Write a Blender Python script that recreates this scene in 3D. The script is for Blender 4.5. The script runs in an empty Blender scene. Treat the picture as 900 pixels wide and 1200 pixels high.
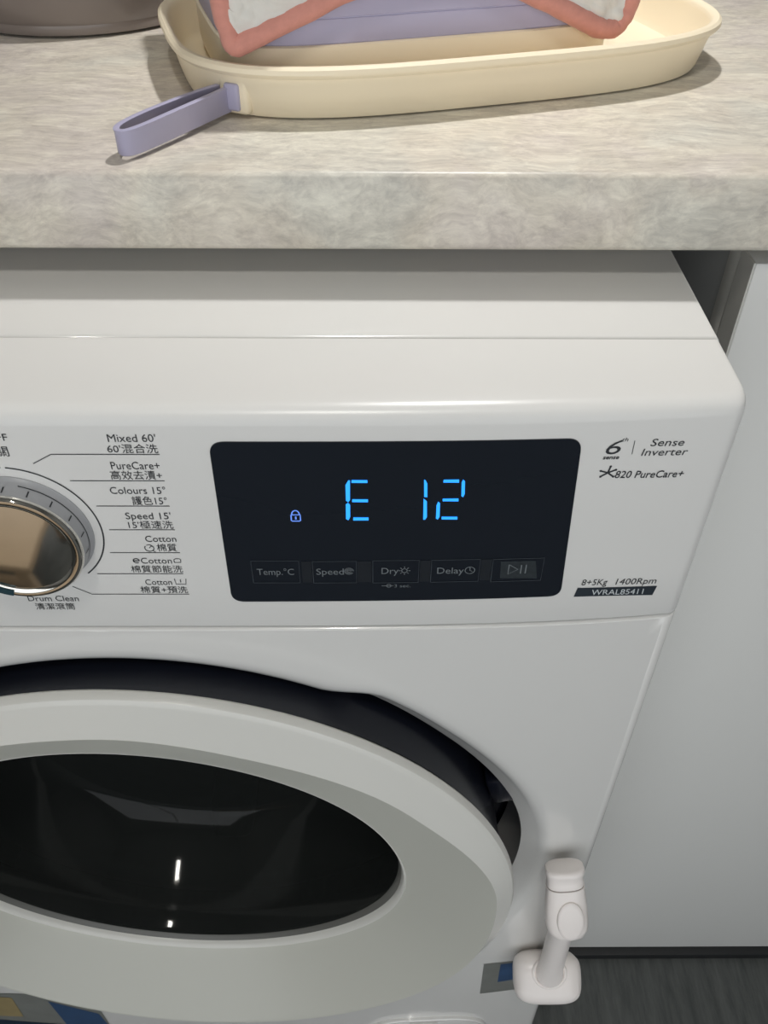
import bpy, bmesh, math, random
from mathutils import Vector, Matrix, noise
random.seed(7)
scene = bpy.context.scene
COL = scene.collection
PI = math.pi

# ------------------------------------------------------------------ camera
cam_data = bpy.data.cameras.new('camera')
cam = bpy.data.objects.new('camera', cam_data)
COL.objects.link(cam)
cam_data.sensor_fit = 'VERTICAL'
cam_data.sensor_height = 24.0
cam_data.lens = 24.0 * 1040.97 / 1200.0
cam_data.clip_start = 0.01
_r = Vector((0.99995317, -0.00653459, 0.00713892))
_u = Vector((-0.00083583, 0.67657368, 0.73637447))
_f = Vector((0.00964191, 0.73634595, -0.67653653))
_m = Matrix((_r, _u, -_f)).transposed().to_4x4()
_m.translation = Vector((0.14099623, -0.30105301, 1.0637541))
cam.matrix_world = _m
scene.camera = cam

# ------------------------------------------------------------------ light
world = bpy.data.worlds.new('world')
scene.world = world
world.use_nodes = True
world.node_tree.nodes['Background'].inputs[0].default_value = (0.9, 0.95, 1.0, 1)
world.node_tree.nodes['Background'].inputs[1].default_value = 0.3

def area_light(name, loc, target, size, power, color=(1, 1, 1), size_y=None, shape='RECTANGLE'):
    d = bpy.data.lights.new(name, 'AREA')
    d.shape = shape
    d.size = size
    if size_y: d.size_y = size_y
    d.energy = power
    d.color = color
    o = bpy.data.objects.new(name, d)
    COL.objects.link(o)
    o.location = loc
    v = Vector(target) - Vector(loc)
    o.rotation_euler = v.to_track_quat('-Z', 'Y').to_euler()
    return o

# unseen fill light added behind the camera to brighten the front faces
area_light('front_fill_light', (0.1, -1.56, 1.03), (0.1, 0.0, 1.0), 2.4, 5.7, (1.0, 0.995, 0.975), 1.65)
# ceiling lamp in the aisle
area_light('ceiling_lamp_light', (0.08, -0.74, 2.365), (0.08, -0.74, 0.0), 0.07, 6.5, (1.0, 0.97, 0.91), 0.24)
# spot under the wall cabinet
area_light('cabinet_spot_light', (0.22, 0.30, 1.438), (0.22, 0.20, 0.9), 0.035, 2.5, (1.0, 0.988, 0.972), 0.035, 'DISK')

vs = scene.view_settings
vs.view_transform = 'Standard'
vs.look = 'None'
vs.exposure = 0.0
vs.gamma = 1.0
vs.use_curve_mapping = False

# ------------------------------------------------------------------ materials
def lin(c):
    c = c / 255.0
    return c / 12.92 if c <= 0.04045 else ((c + 0.055) / 1.055) ** 2.4
def rgb(r, g, b): return (lin(r), lin(g), lin(b), 1.0)

MATS = {}
def mat(name, color, rough=0.5, metal=0.0, coat=0.0, ior=1.5, var=0.04, scale=40.0, bump=0.0, emit=None, estr=0.0, sheen=0.0, spec=0.5):
    if name in MATS: return MATS[name]
    m = bpy.data.materials.new(name); m.use_nodes = True
    nt = m.node_tree; b = nt.nodes['Principled BSDF']
    b.inputs['Roughness'].default_value = rough
    b.inputs['Metallic'].default_value = metal
    b.inputs['Coat Weight'].default_value = coat
    b.inputs['Coat Roughness'].default_value = 0.05
    b.inputs['IOR'].default_value = ior
    b.inputs['Specular IOR Level'].default_value = spec
    b.inputs['Sheen Weight'].default_value = sheen
    tc = nt.nodes.new('ShaderNodeTexCoord')
    nz = nt.nodes.new('ShaderNodeTexNoise'); nz.inputs['Scale'].default_value = scale; nz.inputs['Detail'].default_value = 4
    nt.links.new(tc.outputs['Object'], nz.inputs['Vector'])
    mx = nt.nodes.new('ShaderNodeMix'); mx.data_type = 'RGBA'
    mx.inputs[6].default_value = tuple(max(0, c * (1 - var)) for c in color[:3]) + (1,)
    mx.inputs[7].default_value = tuple(min(1, c * (1 + var)) for c in color[:3]) + (1,)
    nt.links.new(nz.outputs['Fac'], mx.inputs[0])
    nt.links.new(mx.outputs[2], b.inputs['Base Color'])
    if bump:
        bp = nt.nodes.new('ShaderNodeBump'); bp.inputs['Strength'].default_value = bump; bp.inputs['Distance'].default_value = 0.001
        nt.links.new(nz.outputs['Fac'], bp.inputs['Height']); nt.links.new(bp.outputs['Normal'], b.inputs['Normal'])
    if emit:
        b.inputs['Emission Color'].default_value = emit
        b.inputs['Emission Strength'].default_value = estr
    MATS[name] = m
    return m

def counter_material():
    m = bpy.data.materials.new('stone_laminate'); m.use_nodes = True
    nt = m.node_tree; b = nt.nodes['Principled BSDF']; N = nt.nodes.new; L = nt.links.new
    b.inputs['Roughness'].default_value = 0.38
    tc = N('ShaderNodeTexCoord')
    mp = N('ShaderNodeMapping'); mp.inputs['Rotation'].default_value = (0.55, 0.45, 0.35); mp.inputs['Scale'].default_value = (1.0, 3.2, 2.2)
    L(tc.outputs['Object'], mp.inputs['Vector'])
    wp = N('ShaderNodeTexNoise'); wp.inputs['Scale'].default_value = 14; wp.inputs['Detail'].default_value = 4
    L(tc.outputs['Object'], wp.inputs['Vector'])
    va = N('ShaderNodeMix'); va.data_type = 'RGBA'; va.blend_type = 'LINEAR_LIGHT'; va.inputs[0].default_value = 0.045
    L(mp.outputs[0], va.inputs[6]); L(wp.outputs['Color'], va.inputs[7])
    n2 = N('ShaderNodeTexNoise'); n2.inputs['Scale'].default_value = 42; n2.inputs['Detail'].default_value = 12; n2.inputs['Roughness'].default_value = 0.68
    L(va.outputs[2], n2.inputs['Vector'])
    n4 = N('ShaderNodeTexNoise'); n4.inputs['Scale'].default_value = 150; n4.inputs['Detail'].default_value = 8; n4.inputs['Roughness'].default_value = 0.7
    L(va.outputs[2], n4.inputs['Vector'])
    n3 = N('ShaderNodeTexNoise'); n3.inputs['Scale'].default_value = 13; n3.inputs['Detail'].default_value = 3
    L(tc.outputs['Object'], n3.inputs['Vector'])
    r2 = N('ShaderNodeValToRGB'); e = r2.color_ramp.elements
    e[0].position = 0.34; e[0].color = rgb(170, 162, 155)
    e[1].position = 0.66; e[1].color = rgb(242, 236, 221)
    x = r2.color_ramp.elements.new(0.5); x.color = rgb(208, 200, 188)
    L(n2.outputs['Fac'], r2.inputs[0])
    r4 = N('ShaderNodeValToRGB'); e = r4.color_ramp.elements
    e[0].position = 0.36; e[0].color = rgb(142, 136, 130)
    e[1].position = 0.64; e[1].color = rgb(244, 239, 226)
    L(n4.outputs['Fac'], r4.inputs[0])
    m4 = N('ShaderNodeMix'); m4.data_type = 'RGBA'; m4.inputs[0].default_value = 0.33
    L(r2.outputs[0], m4.inputs[6]); L(r4.outputs[0], m4.inputs[7])
    r3 = N('ShaderNodeValToRGB'); e = r3.color_ramp.elements
    e[0].position = 0.38; e[0].color = rgb(212, 199, 195)
    e[1].position = 0.62; e[1].color = rgb(203, 205, 194)
    x = r3.color_ramp.elements.new(0.5); x.color = rgb(217, 207, 188)
    L(n3.outputs['Fac'], r3.inputs[0])
    mx2 = N('ShaderNodeMix'); mx2.data_type = 'RGBA'; mx2.inputs[0].default_value = 0.30
    L(m4.outputs[2], mx2.inputs[6]); L(r3.outputs[0], mx2.inputs[7])
    L(mx2.outputs[2], b.inputs['Base Color'])
    return m

def glass_material(name, tint, rough=0.02, gloss=(1, 1, 1, 1), refl=0.013):
    m = bpy.data.materials.new(name); m.use_nodes = True
    nt = m.node_tree; N = nt.nodes.new; L = nt.links.new
    nt.nodes.remove(nt.nodes['Principled BSDF']); out = nt.nodes['Material Output']
    tr = N('ShaderNodeBsdfTransparent'); tr.inputs[0].default_value = tint
    gl = N('ShaderNodeBsdfGlossy'); gl.inputs['Roughness'].default_value = rough; gl.inputs[0].default_value = gloss
    ms = N('ShaderNodeMixShader'); df = N('ShaderNodeBsdfDiffuse'); df.inputs[0].default_value = (0.10, 0.11, 0.105, 1); m0 = N('ShaderNodeMixShader'); m0.inputs[0].default_value = 0.14
    L(tr.outputs[0], m0.inputs[1]); L(df.outputs[0], m0.inputs[2])
    ms.inputs[0].default_value = refl; L(m0.outputs[0], ms.inputs[1]); L(gl.outputs[0], ms.inputs[2]); L(ms.outputs[0], out.inputs[0])
    return m

M_WHITE = mat('white_enamel', rgb(227, 226, 223), 0.22, coat=0.6, var=0.01, scale=4)
M_PANEL = mat('white_panel_plastic', rgb(227, 226, 223), 0.28, var=0.01, scale=4)
M_DOORW = mat('door_white_plastic', rgb(220, 219, 213), 0.30, var=0.01, scale=4)
M_DISH = mat('pale_grey_plastic', rgb(196, 196, 187), 0.32, var=0.01, scale=4)
M_PRINT = mat('charcoal_print', rgb(45, 48, 52), 0.5, var=0.05)
M_PRINTW = mat('pale_print', rgb(205, 212, 214), 0.5, var=0.05)
M_PRINTG = mat('grey_print', rgb(112, 118, 122), 0.5, var=0.05)
M_FILM = mat('film_edge_grey', rgb(62, 68, 74), 0.4, var=0.3, scale=400)
M_NAVY = mat('navy_plastic', rgb(22, 25, 36), 0.25, var=0.05)
M_DISP = mat('display_black_gloss', rgb(24, 29, 37), 0.12, var=0.1, scale=8, spec=0.4)
M_BADGE = mat('badge_slate', rgb(40, 48, 56), 0.4, var=0.05)
M_LED = mat('blue_led', rgb(10, 60, 120), 0.5, emit=(0.02, 0.30, 1.0, 1), estr=1.6, var=0)
M_LEDI = mat('blue_led_icon', rgb(40, 60, 120), 0.5, emit=(0.16, 0.33, 1.0, 1), estr=0.9, var=0)
M_DIAL = mat('dial_grey_plastic', rgb(172, 173, 176), 0.35, var=0.02)
M_CHROME = mat('chrome', rgb(225, 222, 214), 0.06, metal=1.0, var=0.01)
M_SLOT = mat('teal_slot', rgb(30, 62, 72), 0.3)
M_GLASS = glass_material('smoked_door_glass', (0.10, 0.107, 0.107, 1), 0.05)
M_DRUM = mat('drum_steel', rgb(150, 152, 152), 0.3, metal=1.0, var=0.1, scale=60)
M_RUBBER = mat('grey_rubber', rgb(98, 98, 94), 0.4)
M_DARK = mat('dark_void', rgb(20, 22, 24), 0.7)
M_COUNTER = counter_material()
M_TRAY = mat('cream_silicone', rgb(248, 234, 206), 0.42, var=0.02, scale=12)
M_LAV = mat('lavender_silicone', rgb(184, 180, 206), 0.45, var=0.03, scale=12)
M_STRAP = mat('lavender_strap', rgb(178, 174, 200), 0.38, var=0.03, scale=30)
M_MUSLIN = mat('white_muslin', rgb(224, 221, 214), 0.9, var=0.06, scale=120, bump=0.5, sheen=0.3)
M_PINK = mat('coral_binding', rgb(212, 146, 132), 0.85, var=0.14, scale=220, bump=0.4, sheen=0.2)
M_SMOKE = mat('smoky_taupe_plastic', rgb(128, 118, 112), 0.22, var=0.12, scale=9)
M_CAB = mat('grey_white_laminate', rgb(222, 222, 219), 0.45, var=0.015, scale=3)
M_CABE = mat('cabinet_edge_grey', rgb(205, 203, 197), 0.5, var=0.05)
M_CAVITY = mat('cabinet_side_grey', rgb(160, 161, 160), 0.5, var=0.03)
M_KICK = mat('black_kick_strip', rgb(26, 28, 30), 0.5)
M_LOCK = mat('warm_white_abs', rgb(247, 240, 236), 0.28, var=0.01)
M_LOCKG = mat('lock_seam_grey', rgb(150, 140, 134), 0.5)
M_STK = mat('label_silver', rgb(120, 122, 118), 0.4, var=0.2, scale=60)
M_STKB = mat('label_blue', rgb(48, 76, 112), 0.4, var=0.25, scale=80)
M_STKY = mat('label_ochre', rgb(150, 134, 96), 0.4, var=0.2, scale=60)
M_STKN = mat('label_navy', rgb(24, 42, 62), 0.4)
M_WALL = mat('painted_wall', rgb(150, 149, 147), 0.7, var=0.02, scale=3)
M_CEIL = mat('painted_ceiling', rgb(145, 145, 143), 0.8, var=0.02, scale=3)
M_WOOD = mat('oak_front', rgb(206, 180, 150), 0.45, var=0.12, scale=14)
M_FRAME = mat('white_frame_paint', rgb(220, 220, 218), 0.4)
M_FILLPANE = mat('fill_pane_glow', rgb(220, 228, 236), 0.3, emit=(0.9, 0.95, 1.0, 1), estr=0.9, var=0)  # glow for the invented pane that goes with the frontal fill
M_LAMP = mat('lamp_diffuser', rgb(240, 236, 224), 0.4, emit=(1.0, 0.94, 0.82, 1), estr=6.0, var=0)

def floor_material():
    m = bpy.data.materials.new('charcoal_floor'); m.use_nodes = True
    nt = m.node_tree; b = nt.nodes['Principled BSDF']; N = nt.nodes.new; L = nt.links.new
    b.inputs['Roughness'].default_value = 0.5
    tc = N('ShaderNodeTexCoord'); mp = N('ShaderNodeMapping'); mp.inputs['Scale'].default_value = (30, 4, 4)
    L(tc.outputs['Object'], mp.inputs['Vector'])
    n = N('ShaderNodeTexNoise'); n.inputs['Scale'].default_value = 3; n.inputs['Detail'].default_value = 8; n.inputs['Roughness'].default_value = 0.7
    L(mp.outputs[0], n.inputs['Vector'])
    r = N('ShaderNodeValToRGB'); e = r.color_ramp.elements
    e[0].position = 0.35; e[0].color = rgb(66, 69, 68); e[1].position = 0.7; e[1].color = rgb(96, 98, 97)
    L(n.outputs['Fac'], r.inputs[0]); L(r.outputs[0], b.inputs['Base Color'])
    return m
M_FLOOR = floor_material()

# ------------------------------------------------------------------ helpers
def mk(name, verts, faces, m, parent=None, smooth=True, angle=40):
    me = bpy.data.meshes.new(name)
    me.from_pydata([tuple(v) for v in verts], [], faces)
    me.update()
    bm = bmesh.new(); bm.from_mesh(me)
    bmesh.ops.remove_doubles(bm, verts=bm.verts, dist=1e-6)
    bmesh.ops.recalc_face_normals(bm, faces=bm.faces)
    bm.to_mesh(me); bm.free()
    return fin(name, me, m, parent, smooth, angle)

def fin(name, me, m, parent=None, smooth=True, angle=40):
    me.materials.append(m)
    if smooth:
        me.polygons.foreach_set('use_smooth', [True] * len(me.polygons))
        try: me.set_sharp_from_angle(angle=math.radians(angle))
        except Exception: pass
    o = bpy.data.objects.new(name, me)
    COL.objects.link(o)
    if parent is not None: o.parent = parent
    return o

def bmo(name, bm, m, parent=None, smooth=True, angle=40):
    me = bpy.data.meshes.new(name); bm.to_mesh(me); bm.free()
    return fin(name, me, m, parent, smooth, angle)

def box(name, lo, hi, m, parent=None, bev=0.0, seg=2):
    bm = bmesh.new()
    bmesh.ops.create_cube(bm, size=1.0)
    c = [(a + b) / 2 for a, b in zip(lo, hi)]; s = [b - a for a, b in zip(lo, hi)]
    for v in bm.verts:
        v.co = Vector((c[0] + v.co.x * s[0], c[1] + v.co.y * s[1], c[2] + v.co.z * s[2]))
    if bev: bmesh.ops.bevel(bm, geom=bm.edges[:], offset=bev, segments=seg, affect='EDGES', profile=0.5)
    return bmo(name, bm, m, parent)

def tag(o, label=None, cat=None, group=None, kind=None):
    if label: o['label'] = label
    if cat: o['category'] = cat
    if group: o['group'] = group
    if kind: o['kind'] = kind
    return o

def empty(name, loc, label, cat):
    o = bpy.data.objects.new(name, None); COL.objects.link(o); o.location = loc
    o.empty_display_size = 0.05
    return tag(o, label, cat)

def keep(o, parent):
    """parent while keeping world coordinates baked in the mesh"""
    o.parent = parent
    root = parent
    off = Vector((0, 0, 0))
    while root is not None:
        off += root.location; root = root.parent
    if o.type == 'MESH' and off.length > 0: o.data.transform(Matrix.Translation(-off))
    return o

def rings(ring_list, closed=True, cap0=False, cap1=False):
    """connect equal-length rings of points"""
    n = len(ring_list[0]); V = []; F = []
    for r in ring_list: V += list(r)
    for k in range(len(ring_list) - 1):
        for i in range(n if closed else n - 1):
            j = (i + 1) % n
            F.append((k * n + i, k * n + j, (k + 1) * n + j, (k + 1) * n + i))
    if cap0: F.append(tuple(range(n))[::-1])
    if cap1: F.append(tuple((len(ring_list) - 1) * n + i for i in range(n)))
    return V, F

def lathe_y(profile, cx, cz, n=96, cap0=False, cap1=False):
    R = [[(cx + r * math.cos(2 * PI * i / n), y, cz + r * math.sin(2 * PI * i / n)) for i in range(n)] for r, y in profile]
    return rings(R, True, cap0, cap1)

def lathe_z(profile, cx, cy, n=72, cap0=False, cap1=False):
    R = [[(cx + r * math.cos(2 * PI * i / n), cy + r * math.sin(2 * PI * i / n), z) for i in range(n)] for r, z in profile]
    return rings(R, True, cap0, cap1)

def superell(cx, cy, a, b, ang, n, count=120):
    P = []
    ca, sa = math.cos(ang), math.sin(ang)
    for i in range(count):
        t = 2 * PI * i / count
        c, s = math.cos(t), math.sin(t)
        x = a * math.copysign(abs(c) ** (2 / n), c); y = b * math.copysign(abs(s) ** (2 / n), s)
        P.append((cx + x * ca - y * sa, cy + x * sa + y * ca))
    return P

def tube(name, path, rad, m, parent=None, n=10, closed=False, flat=1.0, upv=None):
    path = [Vector(p) for p in path]; R = []
    for i, p in enumerate(path):
        if closed: d = path[(i + 1) % len(path)] - path[i - 1]
        else: d = path[min(i + 1, len(path) - 1)] - path[max(i - 1, 0)]
        d.normalize()
        up = Vector((0, -0.3, 1)) if abs(d.z) < 0.9 else Vector((1, 0, 0))
        if upv is not None: up = upv
        s = d.cross(up).normalized(); t = s.cross(d).normalized()
        rr = rad[i] if isinstance(rad, (list, tuple)) else rad
        R.append([p + s * math.cos(2 * PI * k / n) * rr * flat + t * math.sin(2 * PI * k / n) * rr for k in range(n)])
    if closed: R.append(R[0])
    V, F = rings(R, True, not closed, not closed)
    return mk(name, V, F, m, parent)

# ================================================================== THE ROOM
box('floor', (-1.6, -1.66, -0.05), (1.9, 0.76, 0.0), M_FLOOR)['kind'] = 'structure'
box('ceiling', (-1.6, -1.66, 2.42), (1.9, 0.76, 2.47), M_CEIL)['kind'] = 'structure'
box('wall_back', (-1.6, 0.70, 0.0), (1.9, 0.76, 2.42), M_WALL)['kind'] = 'structure'
box('wall_left', (-1.66, -1.66, 0.0), (-1.6, 0.76, 2.42), M_WALL)['kind'] = 'structure'
box('wall_right', (1.9, -1.66, 0.0), (1.96, 0.76, 2.42), M_WALL)['kind'] = 'structure'
# front wall (behind the photographer) with an opening for the added fill pane
def wall_with_hole(name, x0, x1, z0, z1, hx0, hx1, hz0, hz1, y0, y1, m):
    bm = bmesh.new()
    for a in ((x0, x1, z0, hz0), (x0, x1, hz1, z1), (x0, hx0, hz0, hz1), (hx1, x1, hz0, hz1)):
        r = bmesh.ops.create_cube(bm, size=1.0)
        for v in r['verts']:
            v.co = Vector(((a[0] + a[1]) / 2 + v.co.x * (a[1] - a[0]), (y0 + y1) / 2 + v.co.y * (y1 - y0), (a[2] + a[3]) / 2 + v.co.z * (a[3] - a[2])))
    return bmo(name, bm, m, None, False)
wall_with_hole('wall_front', -1.6, 1.9, 0.0, 2.42, -1.2, 1.4, 0.04, 1.90, -1.66, -1.60, M_WALL)['kind'] = 'structure'
fill_pane = box('fill_pane_1', (-1.2, -1.645, 0.04), (1.4, -1.64, 1.90), M_FILLPANE); fill_pane['kind'] = 'structure'  # glowing pane added out of view as frontal fill
for a in ((-1.2, -1.15, 0.04, 1.90), (1.35, 1.4, 0.04, 1.90), (-1.15, 1.35, 0.04, 0.09), (-1.15, 1.35, 1.85, 1.90), (0.075, 0.125, 0.09, 1.85)):
    box('fill_pane_frame', (a[0], -1.64, a[2]), (a[1], -1.61, a[3]), M_FRAME, fill_pane, 0.003)

# unseen oak stool, added to give the dial's chrome face a wood reflection
so = empty('reflection_stool', (-0.51, -0.71, 0.0), 'unseen low oak stool added for the wood reflection in the dial', 'stool')
keep(box('stool_top', (-0.76, -0.95, 0.205), (-0.29, -0.50, 0.235), M_WOOD, None, 0.006), so)
for x in (-0.73, -0.35):
    for y in (-0.92, -0.56):
        keep(box('leg', (x, y, 0.0), (x + 0.03, y + 0.03, 0.205), M_WOOD, None, 0.003), so)
keep(box('rail', (-0.70, -0.915, 0.10), (-0.35, -0.895, 0.13), M_WOOD, None, 0.002), so)
keep(box('rail', (-0.70, -0.555, 0.10), (-0.35, -0.535, 0.13), M_WOOD, None, 0.002), so)

# ceiling lamp
cl = empty('ceiling_lamp', (0.08, -0.74, 2.37), 'small narrow ceiling lamp over the kitchen aisle', 'lamp')
keep(box('lamp_frame', (0.02, -0.90, 2.385), (0.14, -0.58, 2.42), M_FRAME, None, 0.006), cl)
keep(box('diffuser', (0.035, -0.88, 2.372), (0.125, -0.60, 2.386), M_LAMP, None, 0.004), cl)

# wall cabinet with a recessed spot lighting the worktop
wc = empty('wall_cabinet', (0.15, 0.52, 1.45), 'grey white wall cabinet above the stone worktop', 'cabinet')
keep(box('carcass', (-1.3, 0.24, 1.45), (1.6, 0.70, 2.15), M_CAB, None, 0.002), wc)
for i in range(4):
    keep(box('cabinet_door', (-1.3 + i * 0.725 + 0.002, 0.22, 1.45), (-1.3 + (i + 1) * 0.725 - 0.002, 0.24, 2.15), M_CAB, None, 0.002), wc)
V, F = lathe_z([(0.040, 1.4495), (0.040, 1.441), (0.032, 1.441), (0.028, 1.4485)], 0.22, 0.30, 40)
keep(mk('spot_ring', V, F, M_CHROME), wc)

# ================================================================== WORKTOP
ct = empty('worktop', (0.1, 0.4, 0.866), 'mottled beige stone effect worktop slab above the washing machine', 'worktop')
prof = []   # (Y, Z) outline with a small round at the front edges
y0, y1, z0, z1, rr = 0.1003, 0.70, 0.8659, 0.9039, 0.0035
for a in range(0, 91, 15): prof.append((y0 + rr - rr * math.sin(math.radians(90 - a)) , z0 + rr - rr * math.sin(math.radians(a))) if False else (y0 + rr - rr * math.sin(math.radians(a)), z0 + rr - rr * math.cos(math.radians(a))))
for a in range(0, 91, 15): prof.append((y0 + rr - rr * math.cos(math.radians(a)), z1 - rr + rr * math.sin(math.radians(a))))
prof += [(y1, z1), (y1, z0)]
V, F = rings([[(x, y, z) for y, z in prof] for x in (-1.3, 1.6)], True, True, True)
keep(mk('slab', V, F, M_COUNTER), ct)

# ================================================================== RIGHT BASE CABINET
rc = empty('base_cabinet', (0.62, 0.4, 0.0), 'grey white base cabinet standing right of the washing machine', 'cabinet')
keep(box('end_panel', (0.3325, 0.1440, 0.0), (0.350, 0.695, 0.8635), M_CAVITY, None, 0.0006), rc)
keep(box('stile', (0.3308, 0.1290, 0.0), (0.350, 0.1430, 0.8635), M_CABE, None, 0.0005), rc)
keep(box('carcass', (0.350, 0.131, 0.02), (0.98, 0.695, 0.863), M_CAVITY), rc)
dr = keep(box('cabinet_door', (0.3310, 0.108, 0.013), (0.93, 0.127, 0.8564), M_CAB, None, 0.0012), rc)
keep(box('door_edge_band', (0.3302, 0.1088, 0.013), (0.3312, 0.1265, 0.8562), M_CABE), dr)
keep(box('kick_strip', (0.331, 0.100, 0.0), (0.98, 0.139, 0.0115), M_KICK, None, 0.001), rc)

# ================================================================== WASHING MACHINE
wm = empty('washing_machine', (0.0, 0.25, 0.0), 'white front loading washing machine with blue lit error display under the worktop', 'washing machine')
R = 0.2975; BOW = 0.0091; RC = 0.007
def bow(x): return -BOW * (1 - min(1.0, abs(x / R)) ** 4)
def W(o, parent=None):
    return keep(o, parent if parent is not None else wm)

# plan curve of the front, from left side to right side
def plan_front(inset=0.0, n=41, side=0.22):
    P = []
    xe = R - RC
    ye = bow(xe)
    for k in range(6, 0, -1):
        a = k / 6 * (PI / 2)
        P.append((-(xe + RC * math.sin(a)), ye + RC * (1 - math.cos(a))))
    for i in range(n):
        x = -xe + 2 * xe * i / (n - 1)
        P.append((x, bow(x)))
    for k in range(1, 7):
        a = k / 6 * (PI / 2)
        P.append((xe + RC * math.sin(a), ye + RC * (1 - math.cos(a))))
    s = (R - inset * side) / R
    return [(x * s, y + inset) for x, y in P]

# --- cabinet body with the round door opening
HC = (0.0, 0.456)
def smooth(t): t = max(0.0, min(1.0, t)); return t * t * (3 - 2 * t)
def hole_r(phi):
    d = math.degrees(phi)
    if d > 180: d -= 360
    r = 0.229
    up = smooth((62 - d) / 9.0)          # grip recess begins just right of the top
    dn = smooth((d + 62) / 22.0)
    g = up * dn
    return r + g * (0.0125 + 0.0130 * smooth((45 - d) / 45.0) * smooth((d + 62) / 30))
BZ0, BZ1 = 0.012, 0.7135
BX = R - RC
angs = [2 * PI * i / 240 for i in range(240)]
for cxn, czn in ((BX, BZ1), (-BX, BZ1), (-BX, BZ0), (BX, BZ0)):
    angs.append(math.atan2(czn - HC[1], cxn - HC[0]) % (2 * PI))
angs = sorted(set(angs))
def rect_hit(phi):
    c, s = math.cos(phi), math.sin(phi); t = 1e9
    if c > 1e-9: t = min(t, (BX - HC[0]) / c)
    if c < -1e-9: t = min(t, (-BX - HC[0]) / c)
    if s > 1e-9: t = min(t, (BZ1 - HC[1]) / s)
    if s < -1e-9: t = min(t, (BZ0 - HC[1]) / s)
    return t
NQ = 14
rl = [[] for _ in range(7 + NQ)]
for p in angs:
    c, s = math.cos(p), math.sin(p); h = hole_r(p); T = rect_hit(p)
    def P(r, dy, base=True):
        x = HC[0] + r * c; z = HC[1] + r * s
        return (x, bow(x) + dy, z)
    lip = min(0.012, (T - h) * 0.5)
    g = min(1.0, max(0.0, (h - 0.2295) / 0.010))
    rl[0].append(P(h - 0.0110 * g, 0.055)); rl[1].append(P(h - 0.0095 * g, 0.030 - 0.0180 * g)); rl[2].append(P(h - 0.0015 * g, 0.0078 - 0.0010 * g))
    rl[3].append(P(h + lip * 0.10, 0.0045)); rl[4].append(P(h + lip * 0.32, 0.0021)); rl[5].append(P(h + lip * 0.62, 0.0007)); rl[6].append(P(h + lip, 0.0))
    for k, q in [(7 + j, (j + 1) / NQ) for j in range(NQ)]:
        rl[k].append(P(h + lip + (T - h - lip) * q, 0.0))
V, F = rings(rl)
# rolled upper edge towards the control panel
pf = plan_front(); nb = len(V)
row = [(x, y, BZ1) for x, y in pf]
sh = []
outer = []
for x, y in pf: outer.append((x, y))
def strip(rows, V, F):
    base = len(V); n = len(rows[0])
    for r in rows: V += r
    for k in range(len(rows) - 1):
        for i in range(n - 1):
            F.append((base + k * n + i, base + k * n + i + 1, base + (k + 1) * n + i + 1, base + (k + 1) * n + i))
strip([[(x, y, BZ1) for x, y in pf], [(x * 0.9995, y + 0.0006, BZ1 + 0.0008) for x, y in pf], [(x * 0.997, y + 0.003, BZ1 + 0.0013) for x, y in pf], [(x * 0.985, y + 0.02, BZ1 + 0.0013) for x, y in pf]], V, F)
# rounded front edges and sides
for sg in (1, -1):
    cor = [(sg * x, y) for x, y in pf[-7:]] + [(sg * R, 0.10), (sg * R, 0.30), (sg * R, 0.55)]
    strip([[(x, y, z) for x, y in cor] for z in (BZ0, 0.2, 0.45, BZ1)], V, F)
strip([[(-R, 0.55, z), (R, 0.55, z)] for z in (BZ0, BZ1)], V, F)
W(mk('cabinet_body', V, F, M_WHITE, angle=50))
# levelling feet
for x in (-0.25, 0.25):
    for y in (0.04, 0.48):
        V, F = lathe_z([(0.018, 0.0), (0.020, 0.003), (0.012, 0.006), (0.012, 0.013)], x, y, 20, True, True)
        W(mk('levelling_foot', V, F, M_NAVY))

# --- control panel
def panel_loop(inset, z, ztilt=0.0):
    P = [(x, y, z) for x, y in plan_front(inset)]
    return P + [(R - inset * 0.22, 0.030, z), (R - inset * 0.22, 0.0470, z), (-(R - inset * 0.22), 0.0470, z), (-(R - inset * 0.22), 0.030, z)]
prf = [(0.010, 0.7163), (0.0014, 0.7163), (0.0004, 0.7168), (0.0, 0.7180), (0.0, 0.75), (0.0, 0.79), (0.0, 0.8425)]
for a in range(15, 91, 15):
    t = math.radians(a); prf.append((0.008 * (1 - math.cos(t)), 0.8425 + 0.0075 * math.sin(t)))
prf += [(0.013, 0.8502), (0.020, 0.8502)]
V, F = rings([panel_loop(i, z) for i, z in prf], True, True, True)
cp = W(mk('control_panel', V, F, M_PANEL, angle=35))
# --- top plate
bm = bmesh.new(); bmesh.ops.create_cube(bm, size=1.0)
for v in bm.verts: v.co = Vector((v.co.x * 2 * R, 0.0485 + (v.co.y + 0.5) * 0.5015, 0.7165 + (v.co.z + 0.5) * 0.1335))
bmesh.ops.bevel(bm, geom=[e for e in bm.edges if all(v.co.z > 0.84 for v in e.verts)], offset=0.0022, segments=3, affect='EDGES', profile=0.5)
W(bmo('top_plate', bm, M_WHITE))

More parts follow.
